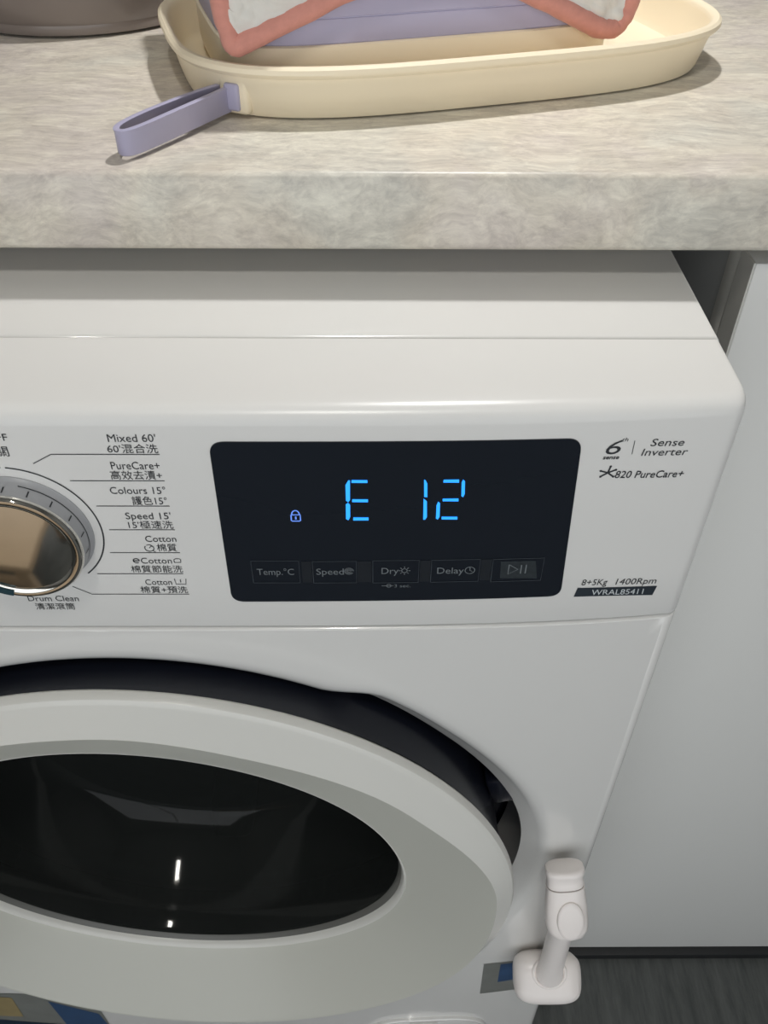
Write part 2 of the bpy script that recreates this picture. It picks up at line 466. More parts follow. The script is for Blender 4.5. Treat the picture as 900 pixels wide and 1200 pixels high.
# --- lettering
_cap = {}
def text_mesh(s, shear=0.0, weight=0.0):
    cu = bpy.data.curves.new('t', 'FONT'); cu.body = s; cu.size = 1.0; cu.shear = shear; cu.resolution_u = 3
    cu.offset = weight
    ob = bpy.data.objects.new('t', cu); COL.objects.link(ob)
    dg = bpy.context.evaluated_depsgraph_get(); dg.update()
    me = bpy.data.meshes.new_from_object(ob.evaluated_get(dg))
    bpy.data.objects.remove(ob); bpy.data.curves.remove(cu)
    return me
def has_cjk(s): return any(ord(c) > 0x2e80 for c in s)
def lettering(s, x0, x1, zl, zr, h, m, parent, lift=0.00025, shear=0.0, weight=0.0, name='lettering'):
    me = text_mesh(s, shear, weight)
    xs = [v.co.x for v in me.vertices]; ys = [v.co.y for v in me.vertices]
    xa, xb = min(xs), max(xs)
    if has_cjk(s): ya, yb = min(ys), max(ys)
    else: ya, yb = 0.0, 0.73
    for v in me.vertices:
        t = (v.co.x - xa) / (xb - xa)
        X = x0 + t * (x1 - x0); Z = zl + t * (zr - zl) + (v.co.y - ya) / (yb - ya) * h
        v.co = Vector((X, bow(X) - lift, Z))
    o = fin(name, me, m, None, False)
    return W(o, parent)
def poly(name, pts, m, parent, lift=0.00025, thick=0.0):
    n = len(pts)
    V = [(x, bow(x) - lift, z) for x, z in pts]
    return W(mk(name, V, [tuple(range(n))], m, None, False), parent)
def line(name, pts, w, m, parent, lift=0.00022):
    V = []; F = []
    for i, (x, z) in enumerate(pts):
        a = pts[max(0, i - 1)]; b = pts[min(len(pts) - 1, i + 1)]
        d = Vector((b[0] - a[0], b[1] - a[1])).normalized(); nx, nz = -d.y * w / 2, d.x * w / 2
        V += [(x + nx, bow(x) - lift, z + nz), (x - nx, bow(x) - lift, z - nz)]
        if i: F.append((2 * i - 2, 2 * i - 1, 2 * i + 1, 2 * i))
    return W(mk(name, V, F, m, None, False), parent)
def arc(cx, cz, r, a0, a1, n=24, rz=None):
    return [(cx + r * math.cos(math.radians(a0 + (a1 - a0) * i / n)), cz + (rz or r) * math.sin(math.radians(a0 + (a1 - a0) * i / n))) for i in range(n + 1)]

TEXTS = [
  ("Mixed 60'", 0.03010, 0.05000, 0.83510, 0.83510, 0.00420), ("60'混合洗", 0.02890, 0.05000, 0.8291, 0.8291, 0.00480),
  ('PureCare+', 0.02860, 0.04930, 0.82030, 0.82030, 0.00430), ('高效去漬+', 0.02740, 0.04940, 0.81450, 0.81450, 0.00500),
  ('Colours 15°', 0.02540, 0.04960, 0.80630, 0.80630, 0.00420), ('護色15°', 0.03390, 0.04930, 0.79980, 0.79980, 0.00510),
  ("Speed 15'", 0.02930, 0.04950, 0.79120, 0.79120, 0.00420), ("15'極速洗", 0.02960, 0.04970, 0.78530, 0.78530, 0.00490),
  ('Cotton', 0.03560, 0.04970, 0.77700, 0.77700, 0.00400), ('棉質', 0.04000, 0.04910, 0.77070, 0.77070, 0.00500),
  ('Cotton', 0.03110, 0.04550, 0.76270, 0.76270, 0.00400), ('棉質節能洗', 0.02550, 0.04980, 0.75650, 0.75650, 0.00490),
  ('Cotton', 0.03060, 0.04330, 0.74800, 0.74800, 0.00400), ('棉質+預洗', 0.02740, 0.05010, 0.74210, 0.74210, 0.00480),
  ('Drum Clean', -0.02860, -0.00400, 0.73630, 0.73630, 0.00400), ('清潔滾筒', -0.02640, -0.00710, 0.73000, 0.73000, 0.00480),
  ('OFF', -0.02010, -0.01100, 0.83560, 0.83560, 0.00380), ('關', -0.01800, -0.01260, 0.82720, 0.82720, 0.00530)]
for t in TEXTS: lettering(*t, M_PRINT, cp)
LEAD = [[(-0.0039, 0.8233), (0.0048, 0.8284), (0.0503, 0.8284)], [(0.0094, 0.8138), (0.0501, 0.8138)], [(0.0176, 0.7991), (0.05, 0.7991)],
        [(0.0203, 0.7846), (0.0501, 0.7846)], [(0.0178, 0.7699), (0.0502, 0.7699)], [(0.0089, 0.7557), (0.0497, 0.7557)], [(-0.0049, 0.7468), (0.0033, 0.7413), (0.0505, 0.7413)]]
for l in LEAD: line('leader_line', l, 0.00042, M_PRINT, cp)
# small programme icons
line('clock_icon', arc(0.0365, 0.7729, 0.0021, 140, 480), 0.0004, M_PRINT, cp)
line('clock_icon_hand', [(0.0365, 0.7729), (0.0374, 0.7742), (0.0380, 0.7737)], 0.0004, M_PRINT, cp)
line('clock_icon_tail', [(0.0377, 0.7713), (0.0390, 0.7704)], 0.0004, M_PRINT, cp)
line('eco_icon', [(0.0278, 0.7645), (0.0303, 0.7645)] + arc(0.0290, 0.7645, 0.0014, 0, 310, 16), 0.0006, M_PRINT, cp)
line('shelf_icon', [(0.0466, 0.7634), (0.0466, 0.7652), (0.0475, 0.7659), (0.0492, 0.7659), (0.0498, 0.7652), (0.0496, 0.7634), (0.0466, 0.7634)], 0.0004, M_PRINT, cp)
line('tub_icon', [(0.0449, 0.7522), (0.0452, 0.7484), (0.0499, 0.7484), (0.0504, 0.7522)], 0.0004, M_PRINT, cp)
line('tub_icon_mark', [(0.0476, 0.7497), (0.0476, 0.7518)], 0.0004, M_PRINT, cp)
# right hand logo block
lettering('6', 0.2391, 0.2456, 0.8258, 0.8255, 0.0082, M_PRINT, cp, shear=0.25, weight=-0.004, name='logo_numeral')
lettering('th', 0.2452, 0.2478, 0.8325, 0.8324, 0.0021, M_PRINT, cp, shear=0.2)
lettering('sense', 0.23850, 0.24560, 0.8231, 0.8229, 0.0022, M_PRINT, cp, shear=0.2, weight=0.02)
line('logo_divider', [(0.2507, 0.8326), (0.2509, 0.8252)], 0.0003, M_PRINT, cp)
lettering('Sense', 0.25800, 0.27280, 0.82920, 0.82850, 0.00410, M_PRINT, cp, shear=0.15)
lettering('Inverter', 0.25500, 0.27560, 0.82410, 0.82320, 0.00410, M_PRINT, cp, shear=0.15)
lettering('820 PureCare+', 0.24560, 0.27680, 0.81220, 0.81060, 0.00420, M_PRINT, cp, shear=0.15, weight=0.008)
for k, a in enumerate((80, 25, -40, 215, 160)):
    c = (0.2422, 0.8153)
    e1 = (c[0] + 0.0036 * math.cos(math.radians(a)), c[1] + 0.0036 * math.sin(math.radians(a)))
    line('star_logo_arm', [c, e1], 0.0008, M_PRINT, cp)
    poly('star_logo_dot', [(e1[0] + 0.0006 * math.cos(q), e1[1] + 0.0006 * math.sin(q)) for q in [i * PI / 4 for i in range(8)]], M_PRINT, cp)
lettering('8+5Kg', 0.24190, 0.25480, 0.74330, 0.74270, 0.00440, M_PRINT, cp, shear=0.12)
lettering('1400Rpm', 0.25900, 0.27970, 0.74250, 0.74130, 0.00440, M_PRINT, cp, shear=0.12)
poly('model_badge', [(0.2404, 0.7415), (0.2612, 0.7405), (0.2808, 0.7394), (0.2798, 0.7328), (0.2604, 0.7343), (0.2394, 0.7352)], M_BADGE, cp)
lettering('WRAL85411', 0.24790, 0.27440, 0.7362, 0.7346, 0.0040, M_PRINTW, cp, lift=0.0005)

# --- display window
def dense(P, step=0.006):
    out = []
    for i, a in enumerate(P):
        b = P[(i + 1) % len(P)]
        k = max(1, int(math.hypot(b[0] - a[0], b[1] - a[1]) / step))
        out += [(a[0] + (b[0] - a[0]) * t / k, a[1] + (b[1] - a[1]) * t / k) for t in range(k)]
    return out
def rounded_quad(cs, r, n=8):
    out = []
    for i in range(4):
        p = Vector(cs[i]); a = (Vector(cs[i - 1]) - p).normalized(); b = (Vector(cs[(i + 1) % 4]) - p).normalized()
        p0 = p + a * r; p1 = p + b * r
        for k in range(n + 1):
            t = k / n
            q = p0 * (1 - t) ** 2 + p * 2 * t * (1 - t) + p1 * t ** 2
            out.append((q.x, q.y))
    return out
dq = dense(rounded_quad([(0.0716, 0.8352), (0.2278, 0.8350), (0.2325, 0.7366), (0.0708, 0.7362)], 0.0065))
# grid fill so that it follows the bowed panel
def disp_mesh(loop, lift):
    xlo, xhi = min(p[0] for p in loop), max(p[0] for p in loop)
    xs = [xlo + 0.00002 + 0.0004 * i for i in range(28)]
    xe_ = [xhi - 0.00002 - 0.0004 * i for i in range(28)][::-1]
    nmid = 44
    xs = xs + [xs[-1] + (xe_[0] - xs[-1]) * i / nmid for i in range(1, nmid)] + xe_
    cols = []
    for x in xs:
        zs = []
        for i, a in enumerate(loop):
            b = loop[(i + 1) % len(loop)]
            if min(a[0], b[0]) - 1e-7 <= x <= max(a[0], b[0]) + 1e-7:
                zs += [a[1], b[1]] if abs(b[0] - a[0]) < 1e-7 else [a[1] + (b[1] - a[1]) * (x - a[0]) / (b[0] - a[0])]
        cols.append((x, min(zs), max(zs)))
    V = []; F = []
    for x, a, b in cols: V += [(x, bow(x) - lift, a), (x, bow(x) - lift, b)]
    F = [(2 * i, 2 * i + 2, 2 * i + 3, 2 * i + 1) for i in range(len(cols) - 1)]
    n = len(V)
    rim = [(x, bow(x) - lift, z) for x, z in loop]; rim0 = [(x, bow(x) + 0.0002, z) for x, z in loop]
    m = len(loop); V += rim + rim0
    F += [(n + i, n + (i + 1) % m, n + m + (i + 1) % m, n + m + i) for i in range(m)]
    return V, F
V, F = disp_mesh(dq, 0.0006)
dw = W(mk('display_window', V, F, M_DISP, None, True, 30)); dw['label'] = 'glossy black display window with blue digits'
DL = 0.0009
SEGS = [
   [(0.128, 0.8118), (0.1293, 0.8146), (0.13, 0.8145), (0.1298, 0.8032), (0.129, 0.8018), (0.128, 0.8029)],
   [(0.1279, 0.8006), (0.1289, 0.8015), (0.1298, 0.8003), (0.1297, 0.793), (0.1289, 0.791), (0.1278, 0.7917)],
   [(0.1307, 0.8147), (0.1375, 0.8146), (0.1375, 0.813), (0.1306, 0.8131)],
   [(0.1308, 0.8036), (0.1377, 0.8035), (0.1377, 0.8018), (0.1307, 0.8019)],
   [(0.1311, 0.7927), (0.1379, 0.7926), (0.1379, 0.7908), (0.131, 0.7908)],
   [(0.162, 0.8146), (0.1627, 0.8142), (0.1635, 0.8122), (0.1638, 0.8044), (0.1624, 0.8046)],
   [(0.1622, 0.8037), (0.1637, 0.802), (0.1641, 0.7924), (0.1633, 0.7909), (0.1625, 0.7909)],
   [(0.1705, 0.8144), (0.1772, 0.8144), (0.1773, 0.8126), (0.1704, 0.8128)],
   [(0.1784, 0.8126), (0.1789, 0.8143), (0.1798, 0.8134), (0.1802, 0.806), (0.1796, 0.8041), (0.1788, 0.8047)],
   [(0.1706, 0.8034), (0.1776, 0.8034), (0.1777, 0.8017), (0.1707, 0.8019)],
   [(0.1681, 0.7995), (0.1687, 0.8017), (0.1696, 0.8008), (0.1698, 0.7926), (0.1691, 0.7909), (0.1682, 0.7915)],
   [(0.1707, 0.7926), (0.1778, 0.7924), (0.1779, 0.7907), (0.1708, 0.7909)]]
for s in SEGS: poly('led_segment', s, M_LED, dw, DL)
line('lock_icon', [(0.1033, 0.7944), (0.1033, 0.7910), (0.1037, 0.7906), (0.1070, 0.7906), (0.1074, 0.7910), (0.1074, 0.7944), (0.1033, 0.7944)], 0.0006, M_LEDI, dw, DL)
line('lock_icon_shackle', arc(0.10535, 0.7946, 0.0017, 0, 180, 12, 0.0024), 0.0006, M_LEDI, dw, DL)
line('lock_icon_keyhole', [(0.10535, 0.7934), (0.10535, 0.7916)], 0.0007, M_LEDI, dw, DL)
# touch buttons with protective film edges
BT = [(0.0826, 0.1050, 0.7650, 0.7500), (0.1114, 0.1320, 0.7645, 0.7498), (0.1398, 0.1616, 0.7648, 0.7496), (0.1675, 0.1905, 0.7647, 0.7496), (0.1966, 0.2209, 0.7644, 0.7490)]
for x0, x1, zt, zb in BT:
    line('touch_button', [(x0, zb), (x0, zt), (x1, zt), (x1, zb), (x0, zb)], 0.00035, M_FILM, dw, DL)
for x0, x1 in ((0.1062, 0.1108), (0.1326, 0.1390), (0.1622, 0.1670), (0.1911, 0.1960)):
    poly('film_tab', [(x0, 0.7645), (x1, 0.7645), (x1, 0.7500), (x0, 0.7500)], mat('film_tab_dark', rgb(30, 34, 40), 0.3, var=0.3, scale=300), dw, 0.0008)
for t in (('Temp.°C', 0.08490, 0.10240, 0.7556, 0.7556, 0.0044), ('Speed', 0.11300, 0.12600, 0.7556, 0.7556, 0.0044), ('Dry', 0.14390, 0.15200, 0.7558, 0.7558, 0.0044), ('Delay', 0.17040, 0.18310, 0.7555, 0.7553, 0.0044), ('3 sec.', 0.15010, 0.15800, 0.7463, 0.7463, 0.0022)):
    lettering(*t, M_PRINTG, dw, lift=DL)
line('key_icon', [(0.1440, 0.7475), (0.1463, 0.7475)] + arc(0.1475, 0.7475, 0.0011, 180, 540, 10) + [(0.1497, 0.7475)], 0.0004, M_PRINTG, dw, DL)
for r_ in (0.0007, 0.0014, 0.0021): line('spin_icon', arc(0.1285, 0.7579, r_, 0, 330, 18), 0.00035, M_PRINTG, dw, DL)
line('sun_icon', arc(0.1548, 0.7579, 0.0013, 0, 360, 14), 0.0004, M_PRINTG, dw, DL)
for a in range(0, 360, 45):
    ca, sa = math.cos(math.radians(a)), math.sin(math.radians(a))
    line('sun_ray', [(0.1548 + ca * 0.0018, 0.7579 + sa * 0.0018), (0.1548 + ca * 0.0028, 0.7579 + sa * 0.0028)], 0.0004, M_PRINTG, dw, DL)
line('timer_icon', arc(0.1860, 0.7574, 0.0023, 0, 360, 18), 0.0004, M_PRINTG, dw, DL)
line('timer_hand', [(0.1860, 0.7592), (0.1860, 0.7574), (0.1872, 0.7566)], 0.0004, M_PRINTG, dw, DL)
poly('start_film', [(0.2003, 0.7628), (0.2170, 0.7626), (0.2190, 0.7505), (0.2010, 0.7512)], mat('film_speckle', rgb(44, 50, 54), 0.35, var=0.6, scale=500), dw, 0.0008)  # speckled grey film patch behind the start icons
line('play_icon', [(0.2045, 0.7606), (0.2045, 0.7540), (0.2090, 0.7572), (0.2045, 0.7606)], 0.0005, M_PRINTG, dw, DL)
for x in (0.2105, 0.2128): line('pause_bar', [(x, 0.7602), (x, 0.7542)], 0.0006, M_PRINTG, dw, DL)

# --- programme dial
DC = (-0.0202, 0.7832); yb = -0.0091
dial = W(mk('program_dial', *lathe_y([(0.0332, yb + 0.001), (0.0331, yb - 0.0006), (0.0325, yb - 0.0012), (0.0316, yb - 0.0035), (0.0309, yb - 0.0085), (0.0306, yb - 0.0105)], DC[0], DC[1], 96, False, True), M_DIAL))
dial['label'] = 'grey and chrome programme selector dial'
ring_pts = arc(DC[0] - 0.0002, DC[1] + 0.0006, 0.0374, -48, 84, 60)
line('dial_ring_print', ring_pts, 0.0007, M_PRINT, cp)
line('dial_ring_print', arc(DC[0] - 0.0002, DC[1] + 0.0006, 0.0374, 87, 180, 40), 0.0007, M_PRINT, cp)
# printed line and ticks that lie on the dial's sloped skirt
def skirt(a, y): # radius of skirt at depth y
    prof_ = [(yb - 0.0012, 0.0325), (yb - 0.0035, 0.0316), (yb - 0.0085, 0.0309), (yb - 0.0105, 0.0306)]
    for (ya, ra), (yc, rc_) in zip(prof_, prof_[1:]):
        if yc <= y <= ya: return ra + (rc_ - ra) * (ya - y) / (ya - yc)
    return prof_[-1][1]
V = []; F = []; n = 60
for i in range(n + 1):
    a = math.radians(-55 + 130 * i / n)
    for y in (yb - 0.0036, yb - 0.0041):
        r_ = skirt(a, y) + 0.0002
        V.append((DC[0] + r_ * math.cos(a), y, DC[1] + r_ * math.sin(a)))
    if i: F.append((2 * i - 2, 2 * i - 1, 2 * i + 1, 2 * i))
W(mk('dial_scale_line', V, F, M_PRINT, None, False), dial)
for a in (104, 85, 66, 47, 28, 9, -10):
    V = []
    for da, y in ((-0.6, yb - 0.0052), (0.6, yb - 0.0052), (0.6, yb - 0.0085), (-0.6, yb - 0.0085)):
        t = math.radians(a + da); r_ = skirt(t, y) + 0.0002
        V.append((DC[0] + r_ * math.cos(t), y, DC[1] + r_ * math.sin(t)))
    W(mk('dial_tick', V, [(0, 1, 2, 3)], M_PRINT, None, False), dial)
yt = yb - 0.0105
W(mk('chrome_rim', *lathe_y([(0.0308, yt + 0.0006), (0.0308, yt - 0.0008), (0.0300, yt - 0.0018), (0.0285, yt - 0.0020), (0.0262, yt - 0.0014), (0.0256, yt - 0.0006)], DC[0], DC[1], 96), M_CHROME), dial)
W(mk('mirror_face', *lathe_y([(0.0257, yt - 0.0007), (0.018, yt - 0.0010), (0.009, yt - 0.0012), (0.0005, yt - 0.00125)], DC[0], DC[1], 96, False, True), M_CHROME), dial)
a0 = math.radians(249)
V, F = rings([[(DC[0] + 0.0282 * math.cos(a0 + da) + 0.0017 * math.cos(q) * math.cos(a0 + da), yt - h_, DC[1] + 0.0282 * math.sin(a0 + da) + 0.0017 * math.cos(q) * math.sin(a0 + da)) for da, q in [((i / 23 - 0.5) * 0.26 * (1 if s == 0 else -1), PI * s) for s in (0, 1) for i in range(24)]] for h_ in (0.0012, 0.0024)], True, False, True)
W(mk('pointer_slot', V, F, M_SLOT), dial)

# --- door
OC = (0.0051, 0.456); RO = 0.2299; TH = 0.0271
GC = (-0.0089, 0.4564); GR = 0.1666; GT = 0.087; GH = 0.0407
def lerp_tab(tab, d):
    for (a, va), (b, vb) in zip(tab, tab[1:]):
        if a <= d <= b:
            t = (d - a) / (b - a); t = t * t * (3 - 2 * t)
            return va + (vb - va) * t
    return tab[-1][1]
RB = [(-180, 0.214), (-140, 0.2235), (-90, 0.2245), (-40, 0.2240), (4, 0.2170), (40, 0.2025), (70, 0.1972), (95, 0.2020), (125, 0.2065), (180, 0.214)]
def door_pt(phi, r, y):
    x = OC[0] + r * math.cos(phi); z = OC[1] + r * math.sin(phi)
    return Vector((x, y - (x - OC[0]) * TH, z))
def glass_pt(phi, k=1.0, dy=0.0):
    c, s = math.cos(phi), math.sin(phi)
    return Vector((GC[0] + GR * k * c, -0.0068 + dy - GR * k * c * GH - GR * k * s * GT, GC[1] + GR * k * s))
ND = 144
phis = [2 * PI * i / ND for i in range(ND)]
DR = []
def rb(phi):
    d = math.degrees(phi)
    if d > 180: d -= 360
    return lerp_tab(RB, d)
prof_d = [(RO - 0.006, -0.0235), (RO - 0.0008, -0.0245), (RO, -0.0258), (RO - 0.0003, -0.0285), (RO - 0.0014, -0.0306), (RO - 0.0034, -0.0318)]
for r_, y_ in prof_d: DR.append([door_pt(p, r_, y_) for p in phis])
def mixv(a, b, t): return a * (1 - t) + b * t
band = [door_pt(p, rb(p) + 0.0006, -0.0372) for p in phis]
band2 = [door_pt(p, rb(p) - 0.0006, -0.0368) for p in phis]
DR.append([mixv(DR[-1][i], band[i], 0.06) for i in range(ND)])
DR.append([mixv(DR[-2][i], band[i], 0.6) for i in range(ND)])
DR.append(band); DR.append(band2)
def lipa(p): return smooth((0.35 - math.sin(p)) / 0.9)
lipo = [glass_pt(p, 1.014 + 0.046 * lipa(p), -0.0030 + 0.0010 * lipa(p)) for p in phis]
for t in (0.03, 0.3, 0.65, 0.97, 1.0): DR.append([mixv(band2[i], lipo[i], t) for i in range(ND)])
DR.append([glass_pt(p, 1.010 + 0.041 * lipa(p), -0.0030 - 0.0012 * lipa(p)) for p in phis])
DR.append([glass_pt(p, 1.0085 + 0.036 * lipa(p), -0.0028 - 0.0008 * lipa(p)) for p in phis])
DR.append([glass_pt(p, 1.006 + 0.028 * lipa(p), -0.0020 + 0.0010 * lipa(p)) for p in phis])
DR.append([glass_pt(p, 1.004 + 0.022 * lipa(p), -0.0005 + 0.0032 * lipa(p)) for p in phis])
DR.append([glass_pt(p, 1.002 + 0.018 * lipa(p), 0.0060) for p in phis])
ib = DR.index(band); il = next(i for i, r in enumerate(DR) if (r[0] - lipo[0]).length < 1e-9 and i > ib)
def ring_mesh(rl_): return rings([[tuple(q) for q in r] for r in rl_])
door = W(mk('door', *ring_mesh(DR[:ib + 1]), M_DOORW, None, True, 22)); door['label'] = 'white ring door with smoked porthole'
dd = W(mk('door_dish', *ring_mesh(DR[ib:il + 1]), M_DISH, None, True, 22), door); dd['label'] = 'pale grey dished door face'
W(mk('glass_trim', *ring_mesh(DR[il:]), M_DOORW, None, True, 30), door)
# bezel and glass bowl
V, F = rings([[tuple(glass_pt(p, 0.998 + w_ * (0.024 * lipa(p) + 0.004), dy)) for p in phis] for w_, dy in ((1.0, 0.0012), (0.85, 0.0010), (0.5, 0.0024), (0.15, 0.0040), (0.0, 0.0062))])
W(mk('glass_bezel', V, F, M_RUBBER), door)
bowl = [(1.001, 0.0045), (0.985, 0.010), (0.966, 0.0225), (0.942, 0.035), (0.915, 0.0475), (0.884, 0.060), (0.848, 0.0725), (0.806, 0.085), (0.770, 0.0935), (0.735, 0.0985), (0.69, 0.1005), (0.55, 0.1010), (0.35, 0.1012), (0.17, 0.1012), (0.01, 0.1012)]
V, F = rings([[tuple(glass_pt(p, k, dy)) for p in phis] for k, dy in bowl], True, False, True)
W(mk('door_glass', V, F, M_GLASS, None, True, 80), door)
# dark drum side of the door and recess floor
V, F = lathe_y([(0.2245, -0.0238), (0.2235, -0.010), (0.2225, 0.010), (0.2220, 0.056)], OC[0], OC[1], 120)
W(mk('door_side_wall', V, F, M_NAVY), door)
V, F = lathe_y([(0.275, 0.0552), (0.215, 0.0552)], HC[0], HC[1], 120)
rf = W(mk('recess_floor', V, F, M_NAVY))
# latch block inside the grip recess
la = math.radians(18)
lb = box('latch_block', (-0.009, -0.030, -0.014), (0.009, 0.030, 0.014), M_NAVY, None, 0.003)
lb.data.transform(Matrix.Translation((HC[0] + 0.2370 * math.cos(la), 0.036, HC[1] + 0.2370 * math.sin(la))) @ Matrix.Rotation(-la, 4, 'Y'))
W(lb)
# drum behind the glass
V, F = lathe_y([(0.19, 0.06), (0.215, 0.075), (0.235, 0.10), (0.235, 0.42), (0.20, 0.435), (0.02, 0.44)], 0.0, HC[1], 72, False, True)
drum = W(mk('drum', V, F, M_DRUM))
for a in (30, 150, 270):
    t = math.radians(a)
    pb = box('drum_paddle', (-0.02, 0.13, -0.03), (0.02, 0.40, 0.02), M_DRUM, None, 0.012, 3)
    pb.data.transform(Matrix.Translation((0.215 * math.cos(t), 0, HC[1] + 0.215 * math.sin(t))) @ Matrix.Rotation(PI / 2 - t, 4, 'Y'))
    W(pb, drum)
# --- service flap and stickers low on the front
def body_patch(name, pts, m, parent=None, lift=0.0004):
    bm = bmesh.new()
    bm.faces.new([bm.verts.new((x, 0, z)) for x, z in pts])
    x0, x1 = min(p[0] for p in pts), max(p[0] for p in pts)
    k = max(2, int((x1 - x0) / 0.008))
    for i in range(1, k):
        bmesh.ops.bisect_plane(bm, geom=bm.verts[:] + bm.edges[:] + bm.faces[:], plane_co=(x0 + (x1 - x0) * i / k, 0, 0), plane_no=(1, 0, 0))
    for v in bm.verts: v.co.y = bow(v.co.x) - lift
    bmesh.ops.recalc_face_normals(bm, faces=bm.faces)
    return W(bmo(name, bm, m, None, False), parent)
fl = rounded_quad([(0.132, 0.1500), (0.250, 0.1500), (0.250, 0.030), (0.132, 0.030)], 0.045, 12)
V, F = rings([[(0.191 + (x - 0.191) * k, bow(x) + dy, 0.09 + (z - 0.09) * k) for x, z in fl] for k, dy in ((1.0, 0.0005), (1.0, -0.0025), (0.985, -0.0035), (0.965, -0.0035), (0.955, -0.0015), (0.94, -0.0022), (0.5, -0.0024), (0.05, -0.0024))], True, False, True)
W(mk('filter_flap', V, F, M_WHITE))
V, F = rings([[(0.187 + (x - 0.187) * k, bow(x) - 0.0052 + dy, z) for x, z in ((0.174, 0.1465), (0.200, 0.1465), (0.200, 0.1435), (0.174, 0.1435))] for k, dy in ((1, 0.002), (1, -0.0006))], True, True, True)
W(mk('flap_catch', V, F, M_WHITE))
st = body_patch('info_sticker', [(0.2334, 0.2712), (0.2660, 0.2740), (0.2690, 0.2070), (0.2355, 0.2030)], M_STK)
body_patch('sticker_print', [(0.2480, 0.2690), (0.2660, 0.2705), (0.2685, 0.2330), (0.2490, 0.2290)], M_STKB, st, 0.0007)
en = body_patch('energy_label', [(-0.2450, 0.2150), (-0.1580, 0.2150), (-0.1100, 0.1750), (-0.1080, 0.0600), (-0.2450, 0.0600)], M_STK)
body_patch('label_print', [(-0.1526, 0.1984), (-0.1135, 0.1680), (-0.1100, 0.1319), (-0.1492, 0.1324)], M_STKB, en, 0.0007)
body_patch('label_print', [(-0.2190, 0.2090), (-0.1834, 0.2056), (-0.1854, 0.1582), (-0.2300, 0.1584)], M_STKY, en, 0.0007)
body_patch('label_print', [(-0.2300, 0.1500), (-0.1526, 0.1395), (-0.1559, 0.1100), (-0.2300, 0.1100)], M_STKN, en, 0.0007)

# ================================================================== TRAY
TCX, TCY, TA, TB, TT, TN = 0.1773, 0.2786, 0.1589, 0.1018, 0.2905, 3.44
zc = 0.9039
def tray_ring(inset, z, cnt=140): return [(x, y, z) for x, y in superell(TCX, TCY, TA - inset, TB - inset, TT, TN, cnt)]
tray = empty('tray', (TCX, TCY, zc), 'cream rounded tray with lavender loop strap on the worktop', 'tray')
pr = [(0.10, zc + 0.0003), (0.0115, zc + 0.0003), (0.0090, zc + 0.0012), (0.0078, zc + 0.0035), (0.0040, zc + 0.0195), (0.0036, zc + 0.0210), (0.0012, zc + 0.0222), (0.0, zc + 0.0240), (0.0002, zc + 0.0262), (0.0016, zc + 0.0274), (0.0040, zc + 0.0272), (0.0054, zc + 0.0258), (0.0060, zc + 0.0235), (0.0098, zc + 0.0075), (0.0120, zc + 0.0045), (0.016, zc + 0.0036), (0.10, zc + 0.0034)]
V, F = rings([tray_ring(i, z) for i, z in pr], True, True, True)
keep(mk('tray_shell', V, F, M_TRAY), tray)
# loop strap
sp = [(0.0690, 0.1840), (0.0655, 0.1800), (0.0526, 0.1672), (0.0402, 0.1508), (0.0310, 0.1378), (0.0246, 0.1268), (0.0220, 0.1205), (0.0224, 0.1160), (0.0262, 0.1140), (0.0306, 0.1168), (0.0368, 0.1250), (0.0452, 0.1380), (0.0568, 0.1560), (0.0665, 0.1715), (0.0715, 0.1775)]
def smooth_path(P, it=2):
    for _ in range(it):
        Q = [P[0]]
        for a, b in zip(P, P[1:]):
            Q += [tuple(0.75 * u + 0.25 * v for u, v in zip(a, b)), tuple(0.25 * u + 0.75 * v for u, v in zip(a, b))]
        Q.append(P[-1]); P = Q
    return P
sp = smooth_path(sp)
RR = []
for i, p in enumerate(sp):
    a = sp[max(0, i - 1)]; b = sp[min(len(sp) - 1, i + 1)]
    d = Vector((b[0] - a[0], b[1] - a[1])).normalized(); nx, ny = -d.y, d.x
    t = i / (len(sp) - 1); w = 1 - abs(2 * t - 1)            # 0 at the tray, 1 at the tip
    zb_, zt_ = zc + 0.0018 + 0.0015 * (1 - w), zc + 0.0136 + 0.0020 * (1 - w)
    h = 0.0012
    RR.append([(p[0] + nx * q * h, p[1] + ny * q * h, z) for q, z in ((-1, zb_ + .0008), (-.5, zb_), (.5, zb_), (1, zb_ + .0008), (1, zt_ - .0012), (1.25, zt_ - .0008), (1.25, zt_ - .0002), (.6, zt_), (-.6, zt_), (-1.25, zt_ - .0002), (-1.25, zt_ - .0008), (-1, zt_ - .0012))])
V, F = rings(RR, True, True, True)
s_ = keep(mk('loop_strap', V, F, M_STRAP), tray)
# boss and plug where the strap passes the wall
def frame_box(name, c, ax, ay, az, hx, hy, hz, m, bev):
    o = box(name, (-hx, -hy, -hz), (hx, hy, hz), m, None, bev, 3)
    o.data.transform(Matrix.Translation(c) @ Matrix((ax, ay, az)).transposed().to_4x4())
    return o
bx = Vector((0.90, -0.40, 0)).normalized(); by = Vector((0.40, 0.90, 0)).normalized(); bz = Vector((0, 0, 1))
keep(frame_box('strap_boss', Vector((0.0706, 0.1730, zc + 0.0118)), bx, by, bz, 0.0085, 0.0035, 0.0098, M_TRAY, 0.003), tray)
keep(frame_box('strap_plug', Vector((0.0690, 0.1700, zc + 0.0108)), bx, by, bz, 0.0042, 0.0020, 0.0066, M_STRAP, 0.0015), tray)

